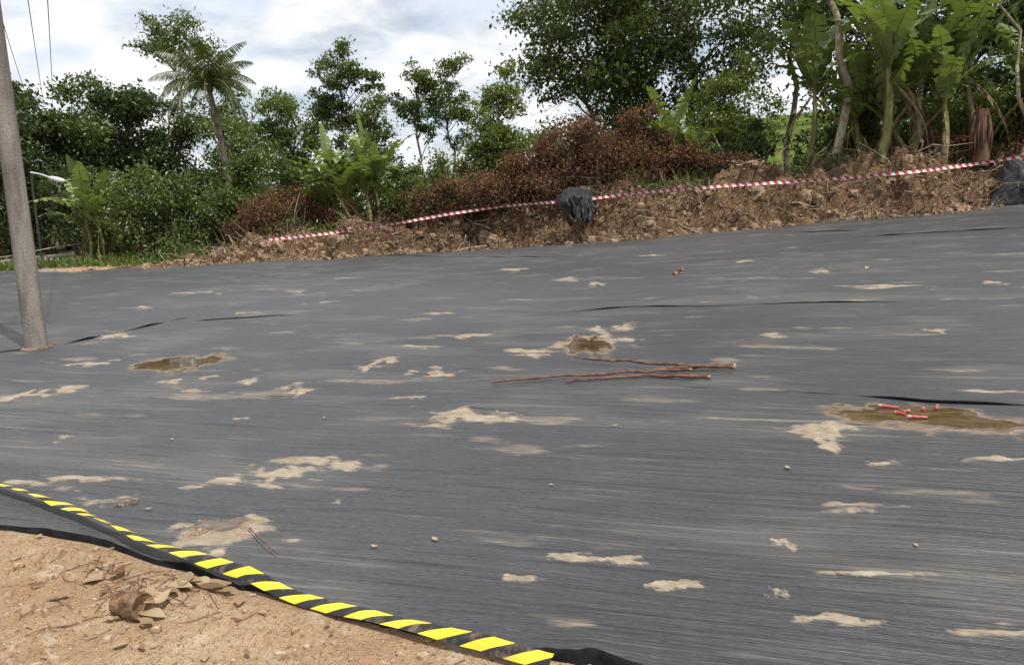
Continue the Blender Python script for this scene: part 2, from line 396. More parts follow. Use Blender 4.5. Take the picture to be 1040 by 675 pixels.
def leaves(mb, C, size, m=0, tint=.5, aspect=.42, upb=.6, down=.25, fold=.18):
    N = len(C); d = rng.normal(size=(N, 3)); d[:, 2] -= down; d = unit(d)
    n = rng.normal(size=(N, 3)); n[:, 2] = np.abs(n[:, 2]) + upb; s_ = unit(np.cross(d, n)); n = np.cross(s_, d)
    L = (size * rng.uniform(.6, 1.3, N))[:, None]
    W = L * aspect * .5
    V = np.stack([C, C + d * L * .45 + s_ * W + n * L * fold, C + d * L, C + d * L * .45 - s_ * W + n * L * fold], 1)
    tt = np.repeat(np.clip(tint, 0, 1) if not np.isscalar(tint) else np.full(N, tint), 4)
    mb.add(V.reshape(-1, 3), np.arange(N * 4).reshape(-1, 4), m, tt)

mb = MB()
def clumpt(x, d): return np.clip(.44 + .9 * fbm(x * 1.3, d * 1.8, 3, 201), 0, 1)
N = 12000
x = rng.uniform(-20, 26, N); d = rng.uniform(-.4, 3.2, N)
keep = rng.uniform(size=N) < np.clip(hb(x) * 1.2, .05, 1) * (.25 + .75 * (vn(x * .9, d * 1.4, 61) > -.1)); x, d = x[keep], d[keep]
leaves(mb, np.stack([x, edgeY(x) + d, bermz(x, d) + .02], -1), .16, 0, clumpt(x, d) + rng.normal(size=len(x)) * .25, .4, .3, 0)
N = 13000
x = rng.uniform(-20, 26, N); d = rng.uniform(-.45, 3.2, N); keep = (hb(x) > .2) & (fbm(x * .9, d * 1.2, 3, 91) > -.08); x, d = x[keep], d[keep]
leaves(mb, np.stack([x, edgeY(x) + d, bermz(x, d) + rng.uniform(0, .10, len(x))], -1), .42, 0, clumpt(x, d) + rng.normal(size=len(x)) * .2, .055, .1, .1, .05)
for i in range(1500):
    x = rng.uniform(-16, 26); d = rng.uniform(-.2, 3)
    if hb(x) < .3: continue
    p0 = np.array([x, float(edgeY(x)) + d, float(bermz(x, d)) - .03]); dr = rng.normal(size=3); dr[2] = abs(dr[2]) * (.3 + .7 * (rng.uniform() < .25)); dr /= np.linalg.norm(dr); L = rng.uniform(.3, 1.6)
    ps = [p0 + dr * L * k_ + rng.normal(size=3) * .07 * L * (k_ > 0) for k_ in (0, .33, .66, 1)]
    mb.tube(ps, np.array([1, .8, .6, .3]) * rng.uniform(.008, .03), 4, 1 + (rng.uniform() < .4), rng.uniform(0, 1), False)
mb.build("plant_debris", [L_debris, twigm, bark_pale])

def rock_t(n=3):
    Vs = []; Fs = []; b_ = 0
    g_ = np.linspace(-1, 1, n + 1)
    for ax in range(3):
        for sg in (-1, 1):
            A, B = np.meshgrid(g_, g_); v = np.zeros((A.size, 3)); v[:, ax] = sg; v[:, (ax + 1) % 3] = A.ravel(); v[:, (ax + 2) % 3] = B.ravel()
            f = grid_faces(n + 1, n + 1); f = f if sg > 0 else f[:, ::-1]
            Vs.append(unit(v) * .75 + v * .25); Fs.append(f + b_); b_ += len(v)
    return np.concatenate(Vs), np.concatenate(Fs)
RV, RF = rock_t()
def rock(mb, c, s_, m=0, t=.5, sd=0):
    v = RV * (1 + .28 * fbm(RV[:, 0] * 1.5 + sd * 3.1, RV[:, 1] * 1.5 + RV[:, 2] * 2.1, 3, sd)[:, None] * 1.6)
    a = rng.uniform(0, 6.28); q_ = np.array([[math.cos(a), -math.sin(a), 0], [math.sin(a), math.cos(a), 0], [0, 0, 1]])
    mb.add((v * np.asarray(s_)) @ q_.T + c, RF, m, t)
clod = simplemat("soil_clod", (.12, .07, .045), (.38, .27, .175), 10, .95, .6)
mb = MB()
for i in range(1200):
    x = rng.uniform(-17, 26); d = rng.uniform(-.7, 1.7) ** 1
    if hb(x) < .15: continue
    s_ = min(.03 + rng.exponential(.05), .24); z = float(bermz(x, d)) if d > -.1 else max(float(bermz(x, d)), float(sheet_z(x, edgeY(x) + d)))
    if d < -.2: s_ *= .6
    rock(mb, np.array([x, float(edgeY(x)) + d, z]), s_ * rng.uniform(.6, 1.2, 3), 0, rng.uniform(0, 1), i % 17)
mb.build("soil_clods", [clod], False)

# ------------------------------------------------------------------ trees
def limb(mb, a, b_, r0_, r1_, m=1, sag=.0, n=6, sides=5, t=.5):
    a = np.asarray(a, float); b_ = np.asarray(b_, float); L = np.linalg.norm(b_ - a)
    k_ = np.linspace(0, 1, n)[:, None]
    pts = a + (b_ - a) * k_ + np.array([0, 0, 1.0]) * (np.sin(k_ * np.pi) * L * sag)
    pts[1:-1] += rng.normal(size=(n - 2, 3)) * L * .025
    mb.tube(pts, r0_ + (r1_ - r0_) * k_[:, 0], sides, m, t, False); return pts
def tree(name, u, Yd, vtop, vbot, wpx, leaf, nleaf, nclump, lsize=.2, trunk_r=.14, tint=.45, trunk_m=None, flat=.6, rcf=.30, shape=1.0, ux=None):
    pb = P(u, 200, Yd); x, y = pb[0], Yd; z0 = float(terr(x, y)) - .1
    zt = P(u, vtop, Yd)[2]; zb = max(P(u, vbot, Yd)[2], z0 + .3); sc = Yd / F0; w = wpx * sc
    cx = x if ux is None else P(ux, 200, Yd)[0]
    cz = (zt + zb) / 2; rz = (zt - zb) / 2
    mb = MB()
    top = np.array([cx, y, zb + rz * 1.2]); base = np.array([x, y, z0])
    trunk = limb(mb, base, top, trunk_r, trunk_r * .35, 1, 0, 10, 8)
    dv = unit(rng.normal(size=(nclump, 3))); rad = rng.uniform(.25, 1, nclump) ** .55
    cl = dv * rad[:, None] * np.array([w, w * .8, rz]) * np.array([1, 1, .9])
    cl *= (1 + .2 * rng.normal(size=(nclump, 1)))
    low = cl[:, 2] < 0; cl[low, :2] *= (1 - .25 * shape * np.clip(-cl[low, 2] / rz, 0, 1))[:, None]
    cl += np.array([cx, y, cz])
    cl[:, 2] = np.clip(cl[:, 2], z0 + .3, zt)
    rcs = w * rcf * rng.uniform(.6, 1.3, nclump)
    wt = rcs ** 2; cnt = (nleaf * wt / wt.sum()).astype(int)
    for c_, rc, n_ in zip(cl, rcs, cnt):
        zi = c_[2] - np.hypot(c_[0] - cx, c_[1] - y) * .6 - .3
        ks = np.clip((zi - z0) / (top[2] - z0), .35, .97)
        idx = ks * (len(trunk) - 1); i0 = int(idx); a = trunk[i0] + (trunk[min(i0 + 1, 9)] - trunk[i0]) * (idx - i0)
        limb(mb, a, c_, trunk_r * (.42 - .2 * ks), .012, 1, .08)
        for _ in range(3):
            limb(mb, a + (c_ - a) * .75, c_ + rng.normal(size=3) * rc * .7, .022, .006, 2, 0, 3, 3)
        nsub = 4
        sub = c_ + rng.normal(size=(nsub, 3)) * rc * np.array([.6, .6, .4])
        which = rng.integers(0, nsub, n_)
        C = sub[which] + rng.normal(size=(n_, 3)) * rc * np.array([.5, .5, .5 * flat])
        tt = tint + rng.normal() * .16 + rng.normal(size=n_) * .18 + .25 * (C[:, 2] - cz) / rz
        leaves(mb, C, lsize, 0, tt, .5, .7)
    return mb.build(name, [leaf, trunk_m or bark, twigm])
def shrub(name, u, Yd, vtop, wpx, leaf, nleaf, nclump=10, lsize=.16, tint=.5, zoff=0., flat=.8, vbot=None, stem_m=None):
    pb = P(u, 200, Yd); x, y = pb[0], Yd; dd = y - float(edgeY(x))
    z0 = float(terr(x, y)) if dd > 5 or dd < -.3 else max(float(terr(x, y)), float(bermz(np.array(x), np.array(dd))))
    z0b = z0
    zt = P(u, vtop, Yd)[2]; w = wpx * Yd / F0; H = max(zt - z0b, .4)
    mb = MB()
    for i in range(nclump):
        a = rng.uniform(0, 6.28); r_ = math.sqrt(rng.uniform()) * w * .85; hz = z0b + H * rng.uniform(.12, .92) * (1 - .45 * (r_ / w) ** 2)
        c_ = np.array([x + r_ * math.cos(a), y + r_ * math.sin(a) * .7, hz]); rc = w * .32 * rng.uniform(.6, 1.2)
        limb(mb, [x + (c_[0] - x) * .3, y + (c_[1] - y) * .3, z0 - .1], c_, .035, .008, 1, .1, 5, 4)
        for _ in range(4): limb(mb, c_ - [0, 0, rc * .4], c_ + rng.normal(size=3) * rc * .9, .012, .005, 1, 0, 3, 3)
        n_ = nleaf // nclump
        C = c_ + rng.normal(size=(n_, 3)) * np.array([rc, rc, min(rc * flat, H * .3)]) * .6
        C[:, 2] = np.maximum(C[:, 2], z0 + .03)
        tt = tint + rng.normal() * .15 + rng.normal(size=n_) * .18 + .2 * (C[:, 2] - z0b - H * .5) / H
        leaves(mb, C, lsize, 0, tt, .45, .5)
    return mb.build(name, [leaf, stem_m or twigm])

T = "broadleaf_tree"
tree(T, -35, 42, 50, 250, 62, L_dark, 9000, 26, .31, .3, .4)
tree(T, 28, 46, 84, 255, 50, L_dark, 10500, 30, .31, .3, .4)
tree(T, 80, 50, 88, 250, 44, L_dark, 9000, 26, .31, .25, .45)
tree(T, 132, 54, 52, 210, 42, L_dark, 11000, 30, .31, .25, .4)
tree(T, 180, 56, 92, 240, 42, L_dark, 8000, 22, .31, .25, .55)
tree(T, 238, 52, 108, 235, 40, L_mid, 6000, 20, .28, .2, .4)
tree("slender_tree", 192, 62, 10, 78, 42, L_mid, 3600, 18, .28, .16, .45, rcf=.24)
tree("slender_tree", 258, 60, 70, 190, 40, L_mid, 6500, 26, .28, .15, .7, rcf=.24)
tree("slender_tree", 302, 62, 80, 190, 34, L_mid, 6000, 24, .28, .13, .65, rcf=.25)
tree("slender_tree", 352, 46, 44, 140, 36, L_mid, 5200, 26, .22, .12, .5, rcf=.22, flat=.4)
tree("slender_tree", 385, 52, 100, 190, 34, L_mid, 4600, 18, .24, .12, .5)
tree("slender_tree", 428, 50, 48, 150, 25, L_mid, 3600, 20, .22, .11, .4, rcf=.26, flat=.45)
tree("slender_tree", 462, 52, 60, 165, 26, L_mid, 4200, 20, .22, .11, .5, rcf=.26)
tree("young_tree", 503, 36, 68, 195, 30, L_bright, 6500, 30, .19, .08, .5, rcf=.30)
tree("slender_tree", 548, 56, 120, 210, 40, L_mid, 4500, 18, .27, .12, .5)
tree("tall_tree", 690, 40, -110, 120, 82, L_mid, 11500, 38, .28, .2, .25, rcf=.23, ux=700)
tree("tall_tree", 600, 42, -70, 115, 70, L_mid, 10000, 36, .28, .18, .3, rcf=.23)
tree("tall_tree", 655, 44, -60, 120, 62, L_dark, 8000, 26, .28, .18, .5, rcf=.24, ux=650)
tree("tall_tree", 735, 36, 50, 165, 38, L_bright, 5500, 22, .2, .1, .25)
tree("tall_tree", 640, 46, 70, 200, 60, L_mid, 7000, 24, .27, .15, .4)
tree("tall_tree", 800, 46, -120, 70, 60, L_dark, 7500, 22, .28, .2, .5, ux=800)
tree("tall_tree", 880, 38, -120, 165, 78, L_dark, 11500, 34, .27, .2, .5, rcf=.26)
tree("tall_tree", 975, 36, -120, 165, 75, L_dark, 11500, 34, .27, .2, .55, rcf=.26)
tree("tall_tree", 1065, 34, -120, 165, 75, L_mid, 10000, 28, .27, .2, .3, rcf=.27)
tree("pale_trunk_tree", 858, 29, -220, 8, 60, L_mid, 4500, 18, .23, .17, .4, bark_pale, ux=838)
tree("pale_trunk_tree", 1024, 27.5, -200, 0, 55, L_mid, 3600, 16, .23, .085, .4, bark_pale, ux=1018)

mb = MB()
for i in range(330):
    u = rng.uniform(-260, 1300); Yd = rng.uniform(56, 80)
    x = (u - 520) / F0 * Yd; z0 = float(terr(x, Yd)); top = np.interp(u, [-100, 230, 300, 430, 520, 760, 775, 840, 850, 1200], [6, 5.6, 5.2, 5.2, 4.8, 4.8, 0.8, .8, 5, 7]) * rng.uniform(.4, 1)
    if 785 < u < 836: continue
    c_ = np.array([x, Yd, max(z0, 0) * (.6 if u > 750 else 0) + .6 + top * rng.uniform(.15, .95)]); rc = rng.uniform(.8, 1.7)
    n_ = 220; C = c_ + rng.normal(size=(n_, 3)) * rc * np.array([.9, .7, .7]); C[:, 2] = np.maximum(C[:, 2], z0)
    leaves(mb, C, .44, int(rng.uniform() < .5), .45 + rng.normal() * .15 + rng.normal(size=n_) * .15, .55)
    if i % 4 == 0: limb(mb, [x, Yd, z0 - .2], c_, .12, .04, 2)
mb.build("distant_tree_line", [L_mid, L_dark, twigm])

S = "green_shrub"
for a_ in ((150, 31.5, 158, 44, L_mid, 7500, 24, .18, .55), (108, 34, 175, 34, L_bright, 4500, 14, .18, .2), (208, 33, 150, 38, L_mid, 6000, 18, .18, .45), (252, 35, 140, 34, L_mid, 5000, 16, .2, .5),
           (292, 37, 150, 34, L_mid, 4500, 14, .2, .3), (75, 40, 160, 34, L_dark, 5000, 16, .22, .5), (35, 44, 165, 40, L_dark, 5500, 18, .24, .4), (-20, 42, 165, 45, L_dark, 5500, 18, .24, .4),
           (10, 50, 150, 60, L_dark, 6000, 18, .28, .3), (330, 38, 158, 30, L_mid, 4000, 12, .2, .5), (425, 35, 148, 34, L_mid, 4500, 14, .18, .6), (462, 36, 138, 30, L_bright, 4000, 12, .18, .3),
           (395, 36, 150, 28, L_dark, 3500, 10, .18, .6), (545, 37, 130, 34, L_mid, 3500, 12, .18, .4), (600, 36, 100, 40, L_mid, 4000, 14, .18, .35), (740, 32, 124, 34, L_mid, 4000, 16, .18, .5),
           (700, 31.5, 104, 28, L_mid, 3000, 14, .2, .65), (670, 33, 110, 30, L_bright, 2500, 12, .18, .3), (770, 32, 118, 24, L_dark, 2600, 12, .18, .6), (872, 31, 100, 34, L_dark, 4500, 16, .2, .5),
           (930, 32, 95, 55, L_dark, 6500, 18, .2, .5), (910, 30, 128, 40, L_mid, 4000, 16, .18, .4), (1010, 31, 85, 44, L_mid, 5500, 16, .2, .4), (1060, 29, 80, 40, L_dark, 4500, 14, .2, .5),
           (965, 29.5, 122, 30, L_mid, 3000, 12, .18, .5), (410, 32.5, 170, 26, L_mid, 1800, 12, .16, .6), (475, 32.5, 160, 26, L_mid, 1800, 12, .16, .6), (715, 30.6, 138, 26, L_mid, 1800, 12, .16, .7), (820, 33, 150, 20, L_mid, 1200, 8, .16, .6)):
    shrub(S, *a_)
D = "dead_shrub"
for a_ in ((268, 31.8, 198, 36, 2600, 16), (305, 32.3, 178, 36, 3000, 18), (345, 32, 196, 28, 1500, 12), (240, 32, 214, 24, 1300, 10), (540, 31.8, 144, 36, 3000, 18), (575, 31.4, 124, 38, 3600, 20),
           (612, 31.0, 106, 40, 4300, 22), (652, 30.6, 104, 36, 3700, 20), (630, 30.2, 140, 46, 2600, 20), (560, 30.6, 166, 46, 2000, 18), (505, 31.6, 168, 44, 2700, 16), (690, 30.2, 142, 34, 2100, 14),
           (455, 32, 182, 36, 1700, 12), (405, 32.2, 192, 30, 900, 10), (740, 29.4, 156, 34, 1200, 12), (960, 28.8, 136, 40, 1900, 14), (1010, 28.3, 130, 32, 1500, 12), (890, 28.4, 148, 40, 1200, 12)):
    shrub(D, a_[0], a_[1], a_[2], a_[3], L_dead, a_[4], a_[5], .15, .48)

# ------------------------------------------------------------------ bananas
def banana_leaf(mb, p0, az, e0, e1, L, Wd, tint, dead=False):
    n = 18; k_ = np.linspace(0, 1, n + 1); el = e0 + (e1 - e0) * k_ ** 1.3
    hd = np.array([math.cos(az), math.sin(az), 0]); sd = np.array([-math.sin(az), math.cos(az), 0])
    st = np.cos(el)[:, None] * hd + np.sin(el)[:, None] * np.array([0, 0, 1.0])
    pts = p0 + np.cumsum(np.r_[np.zeros((1, 3)), st[:-1] * L / n], axis=0)
    mb.tube(pts, np.linspace(.03, .006, n + 1), 4, 1, .9, False)
    w = Wd * .5 * np.clip(np.sin(np.pi * np.clip((k_ - .1) / .9, 0, 1) ** .75), 0, 1) ** .55; w[k_ < .1] = 0
    up_ = np.cross(sd, -st); up_[up_[:, 2] < 0] *= -1
    droop = rng.uniform(-.1, .35)
    for side in (-1, 1):
        for i in range(1, n):
            dr = droop + (rng.uniform(.1, .9) if rng.uniform() < .35 else rng.uniform(-.1, .1)) + (1.0 if dead else 0)
            tear = rng.uniform(0, .25) * L / n * (rng.uniform() < .5)
            def op(j, sgn):
                return pts[j] + side * sd * w[j] * math.cos(dr) + (up_[j] * .15 - np.array([0, 0, 1.0]) * math.sin(dr)) * w[j] + st[j] * (sgn * tear)
            V = [pts[i], pts[i + 1], op(i + 1, -1), op(i, 1)]
            mb.add(V, [[0, 1, 2, 3]], 2 if dead else 0, np.clip(tint + rng.normal() * .1, 0, 1))
def banana(name, u, Yd, vtop, scale_leaf=1., n=8, stems=1, spread=0., lean=0., tint=.5, stem_r=.11, deadn=3):
    mb = MB()
    for s_i in range(stems):
        uu = u + rng.uniform(-spread, spread); yy = Yd + rng.uniform(-.8, .8) * (stems > 1)
        x = P(uu, 200, yy)[0]; dd = yy - float(edgeY(x)); z0 = float(terr(x, yy))
        if -.3 < dd < 5: z0 = max(z0, float(bermz(np.array(x), np.array(dd))))
        zt = P(uu, vtop + rng.uniform(0, 30) * (s_i > 0), yy)[2]; tot = max(zt - z0, .8)
        L = tot * .55 * scale_leaf; hs = tot - L * .78
        topx = x + lean * hs + rng.normal() * .05 * hs
        top = np.array([topx, yy, z0 + hs])
        k_ = np.linspace(0, 1, 8)
        pts = np.array([x, yy, z0 - .1]) + (top - np.array([x, yy, z0 - .1])) * k_[:, None]; pts[:, 0] += np.sin(k_ * np.pi) * .05 * hs
        mb.tube(pts, stem_r * (1.25 - .65 * k_), 8, 1, .4, False)
        a0 = rng.uniform(0, 6.28)
        for i in range(n):
            az = a0 + i * 2.4 + rng.normal() * .25; f = i / n
            e0 = 1.50 - f * .5 + rng.normal() * .1; e1 = e0 - rng.uniform(.2, 1.3) - f * .9
            banana_leaf(mb, top + [0, 0, -.05 * i * .3], az, e0, e1, L * rng.uniform(.75, 1.15), L * .24, tint + rng.normal() * .22)
        for i in range(deadn):
            banana_leaf(mb, top - [0, 0, .1 + .12 * i], rng.uniform(0, 6.28), -.7, -1.55, L * .7, L * .12, .3, True)
    return mb.build(name, [L_ban, ban_stem, L_straw], True)
Bn = "banana_plant"
banana(Bn, 362, 32.3, 130, 1.35, 9, 7, 30, 0, .65, .08, 1)
banana(Bn, 330, 33, 146, 1.35, 7, 2, 10, 0, .5, .08, 1)
banana(Bn, 92, 32.5, 168, 1.3, 8, 3, 10, 0, .65, .06, 1)
banana(Bn, 893, 27.6, -25, 1.15, 9, 1, 0, .05, .5, .15, 3)
banana(Bn, 925, 28.5, 5, 1.2, 9, 2, 12, .0, .35, .13, 2)
banana(Bn, 985, 28.2, -30, 1.15, 9, 1, 0, -.05, .45, .14, 3)
banana(Bn, 955, 27.6, 35, 1.25, 8, 1, 0, .08, .55, .13, 2)
banana(Bn, 868, 29.5, 45, 1.3, 8, 2, 8, -.05, .6, .11, 2)
banana(Bn, 818, 30, 5, 1.2, 8, 1, 0, .06, .4, .12, 2)
banana(Bn, 905, 29, 60, 1.5, 9, 2, 20, 0, .5, .1, 2)
banana(Bn, 1035, 28, 10, 1.2, 8, 2, 14, 0, .4, .12, 3)
banana(Bn, 690, 31, 100, 1.4, 7, 2, 14, 0, .7, .05, 1)

mb = MB(); b0 = P(996, 150, 27.3); z0 = b0[2] - .6
mb.tube([[b0[0], 27.3, z0], [b0[0] + .02, 27.3, z0 + .8], [b0[0] - .03, 27.3, z0 + 1.3], [b0[0], 27.3, z0 + 1.85]], [.30, .27, .28, .20], 10, 0, .2)
for i in range(22):
    a = rng.uniform(0, 6.28); q0 = np.array([b0[0] + .25 * math.cos(a), 27.3 + .25 * math.sin(a), z0 + rng.uniform(1.1, 1.8)])
    mb.tube([q0, q0 + [.08 * math.cos(a), .08 * math.sin(a), -.4], q0 + [.05 * math.cos(a), .05 * math.sin(a), -.9]], [.03, .05, .02], 4, 0, rng.uniform(0, 1), False)
mb.build("tree_stump", [simplemat("rotten_wood", (.06, .03, .02), (.22, .12, .075), 8, stretch=(1, 1, .2))], True)

# ------------------------------------------------------------------ coconut palm
mb = MB(); Yp = 44.; base = P(238, 200, Yp); zb = float(terr(base[0], Yp)); crown = P(211, 84, Yp)
k_ = np.linspace(0, 1, 14); pts = np.stack([base[0] + (crown[0] - base[0]) * k_ ** 1.6, Yp + 0 * k_, zb - .1 + (crown[2] - zb) * k_], -1)
mb.tube(pts, .21 - .07 * k_, 8, 1, .5, False)
for i in range(30):
    az = i * 2.4 + rng.normal() * .2; f = i / 30; e0 = 1.35 - 1.7 * f + rng.normal() * .12; e1 = e0 - 1.1 - .4 * f
    L = rng.uniform(2.5, 3.3); n = 20; kk = np.linspace(0, 1, n + 1); el = np.maximum(e0 + (e1 - e0) * kk ** 1.2, -1.5)
    hd = np.array([math.cos(az), math.sin(az), 0]); sd = np.array([-math.sin(az), math.cos(az), 0])
    st = np.cos(el)[:, None] * hd + np.sin(el)[:, None] * np.array([0, 0, 1.])
    fp = crown + np.cumsum(np.r_[np.zeros((1, 3)), st[:-1] * L / n], axis=0)
    mb.tube(fp, np.linspace(.04, .01, n + 1), 4, 2, .3, False)
    for side in (-1, 1):
        for j in np.arange(2, n, .55):
            j0 = int(j); pj = fp[j0] + (fp[j0 + 1] - fp[j0]) * (j - j0); ll = .6 * math.sin(math.pi * (j / n * .85 + .12)) + .08
            dr = unit(side * sd * .6 + st[j0] * .6 + np.array([0, 0, -.7 - rng.uniform(0, .6)]))
            wv = st[j0] * .03
            mb.add([pj - wv, pj + wv, pj + dr * ll * .6 + wv * .8 + [0, 0, -.02], pj + dr * ll + [0, 0, -.12 * ll]], [[0, 1, 2, 3]], 0, np.clip(.4 + rng.normal() * .25 - .2 * (f > .8), 0, 1))
for i in range(7):
    a = rng.uniform(0, 6.28); rock(mb, crown + np.array([.22 * math.cos(a), .22 * math.sin(a), -.3]), np.array([.12, .12, .15]), 3, .5, i)
mb.build("coconut_palm", [L_palm, bark, ban_stem, L_bright])

# ------------------------------------------------------------------ weeds
mb = MB()
N = 10000
x = rng.uniform(-20, 28, N); d = 2.0 + rng.exponential(1.6, N)
keep = (fbm(x * .35, d * .5, 3, 19) > -.08); x, d = x[keep], d[keep]
zz = np.maximum(bermz(x, np.clip(d, -.5, 5.1)) * (d < 5.1), terr(x, edgeY(x) + d))
C = np.stack([x, edgeY(x) + d, zz - .02], -1)
def blades(mb, C, lo, hi, m=0, w=.02):
    n_ = len(C); dr = unit(rng.normal(size=(n_, 3)) * .45 + np.array([0, 0, 1.])); sdv = unit(np.cross(dr, rng.normal(size=(n_, 3)))); Lg = rng.uniform(lo, hi, n_)[:, None]
    V = np.stack([C - sdv * w, C + sdv * w, C + dr * Lg + sdv * .004 + [0, 0, -.05], C + dr * Lg * .7 - sdv * w * .6], 1)
    mb.add(V.reshape(-1, 3), np.arange(n_ * 4).reshape(-1, 4), m, np.repeat(rng.uniform(0, .9, n_), 4))
blades(mb, C, .2, .7)
leaves(mb, C + [0, 0, .15] + rng.normal(size=C.shape) * .12, .18, 1, rng.uniform(.1, .9, len(C)), .5)
mb.build("weeds", [L_bright, L_mid])
mb = MB()
for (u, v, w, n_) in ((165, 255, 55, 1600), (125, 262, 30, 500), (210, 245, 25, 700)):
    c0 = G(u, v + 6); cc = rng.normal(size=(n_, 2)) * np.array([w * .5 * c0[1] / F0, .6]); x = c0[0] + cc[:, 0]; y = np.maximum(c0[1] + cc[:, 1], edgeY(x) + .2)
    C = np.stack([x, y, np.maximum(terr(x, y), bermz(x, np.clip(y - edgeY(x), -.5, 5)))], -1); blades(mb, C, .2, .6, 0, .025)
mb.build("grass", [L_bright])

# ------------------------------------------------------------------ poles and wires
t = NT("pole_concrete"); p = t.pos(); n1 = t.noise(t.map(p, (6, 6, 1.2)), 1, 5, .65); n2 = t.noise(p, 40, 3, .6)
c = t.mix(t.rng(n1, .3, .7), (.15, .13, .115), (.29, .26, .225)); c = t.mix(t.rng(n2, .5, .8, 0, .5), c, (.09, .08, .07))
conc = t.fin(t.bsdf(c, .9, t.bump(t.math('ADD', n1, n2), .5, .02), .2))
metal = simplemat("galvanised_metal", (.45, .45, .46), (.65, .65, .66), 12, .45, .1, spec=.5)
wire_m = simplemat("wire_black", (.015, .015, .015), (.04, .04, .04), 3, .6, 0)
cer = simplemat("ceramic_insulator", (.25, .13, .08), (.35, .2, .12), 5, .3, 0, spec=.5)
def utility_pole(x, y, H, r0_, r1_):
    root = bpy.data.objects.new("utility_pole", None); scene.collection.objects.link(root)
    z0 = float(terr(x, y)); mb = MB(); kk = np.linspace(0, 1, 24)
    mb.tube(np.stack([x + 0 * kk, y + 0 * kk, z0 - .3 + (H + .3) * kk], -1), r0_ + (r1_ - r0_) * kk, 24, 0, .5)
    mb.build("shaft", [conc], True, root)
    mb = MB(); mb.tube([[x - 1.1, y - .12, z0 + H - .5], [x + 1.1, y - .12, z0 + H - .5]], [.06, .06], 4, 0, .5); mb.build("crossarm", [bark], False, root)
    tops = []
    mb = MB()
    for o_ in (-1.0, -.45, .45, 1.0):
        q0 = np.array([x + o_, y - .12, z0 + H - .44]); mb.tube([q0, q0 + [0, 0, .06], q0 + [0, 0, .1], q0 + [0, 0, .18]], [.03, .05, .03, .04], 8, 0, .5); tops.append(q0 + [0, 0, .18])
    mb.build("insulators", [cer], True, root)
    return tops
pb = G(38, 357)
ta = utility_pole(pb[0], pb[1], 8.2, .135, .085)
mb = MB(); zc = float(sheet_z(pb[0], pb[1]))
for i in range(16):
    a = i / 16 * 6.28; rock(mb, np.array([pb[0] + .15 * math.cos(a), pb[1] + .15 * math.sin(a), zc]), np.array([.04, .04, .02]) * rng.uniform(.5, 1.3), 0, rng.uniform(0, .4), i)
mb.build("soil_collar", [clod], True)
fp_ = P(40, 110, 62)
tb = utility_pole(fp_[0], 62, fp_[2] - float(terr(fp_[0], 62)), .14, .09)
mb = MB()
for i in range(4):
    kk = np.linspace(0, 1, 30)[:, None]; pt = ta[i] + (tb[i] - ta[i]) * kk; pt[:, 2] -= (np.sin(kk[:, 0] * np.pi) * (.55 + .1 * i)); mb.tube(pt, .012, 4, 0, .3, False)
mb.build("power_lines", [wire_m])
root = bpy.data.objects.new("street_lamp", None); scene.collection.objects.link(root)
YL = 33.; lp = P(31, 175, YL); z0 = float(terr(lp[0], YL)); mb = MB()
mb.tube([[lp[0], YL, z0], [lp[0], YL, lp[2] + .05]], [.05, .035], 10, 0, .5); mb.build("post", [simplemat("dark_post", (.03, .03, .03), (.07, .07, .065), 5)], True, root)
e = P(50, 180, YL - .4); mb = MB(); mb.tube([lp, lp + (e - lp) * .5 + [0, 0, .03], e], [.035, .033, .03], 6, 0, .8); mb.build("arm", [metal], True, root)
mb = MB(); e2 = P(65, 184, YL - .6); dq = e2 - e
mb.tube([e, e + dq * .2, e + dq * .6, e + dq * .95, e2], [.035, .08, .10, .08, .02], 10, 0, .5); mb.build("lamp_head", [simplemat("lamp_white", (.6, .6, .6), (.75, .75, .75), 4, .4, 0)], True, root)

# ------------------------------------------------------------------ tapes
def stripemat(name, c1, c2, period, slant, rough=.4):
    t = NT(name); a = t.attr("tint"); b_ = t.attr("tint2")
    s_ = t.math('ADD', a, t.math('MULTIPLY', b_, slant)); f = t.math('FRACT', t.math('DIVIDE', s_, period))
    m_ = t.math('GREATER_THAN', f, .5)
    c = t.mix(m_, c1, c2); dn = t.noise(t.pos(), 12, 4, .7)
    c = t.mix(t.rng(dn, .48, .75, 0, .55), c, (.30, .22, .14))
    return t.fin(t.bsdf(c, rough, t.bump(dn, .3, .01), .5))
def tape(name, pts3, width, mat, tw, ncol=5, n=None):
    p3, s_ = resample(pts3, n or 400)
    tg = unit(np.gradient(p3, axis=0)); side = unit(np.cross(tg, np.array([0, 0, 1.]))); upv = np.cross(side, tg)
    ang = tw(s_)
    dirv = side * np.cos(ang)[:, None] + upv * np.sin(ang)[:, None]
    cs = np.linspace(-.5, .5, ncol); V = []; A = []; B = []
    nv = np.cross(dirv, tg)
    for c_ in cs:
        V.append(p3 + dirv * (c_ * width) + nv * (.12 * width * math.cos(c_ * 3) + .10 * width * vn(s_ * 9, c_ + 0 * s_, 5)[:, None])); A.append(s_); B.append(np.full(len(s_), c_ * width))
    mb = MB(); mb.add(np.array(V), grid_faces(ncol, len(s_)), 0, np.concatenate(A), np.concatenate(B)); return mb.build(name, [mat], True)
yb = stripemat("tape_yellow_black", (.80, .60, .03), (.014, .014, .015), .18, 1.9)
tp = [(-40, 496), (0, 507), (50, 522), (100, 543), (150, 565), (210, 586), (262, 601), (310, 616), (360, 631), (410, 645), (450, 656), (500, 668), (560, 685)]
p3 = []
for (u, v) in tp:
    g_ = G(u, v); p3.append([g_[0], g_[1], 0])
p3, _ = resample(p3, 500)
inn = np.hypot(p3[:, 0], p3[:, 1]) - rnear(np.arctan2(p3[:, 0], p3[:, 1]))
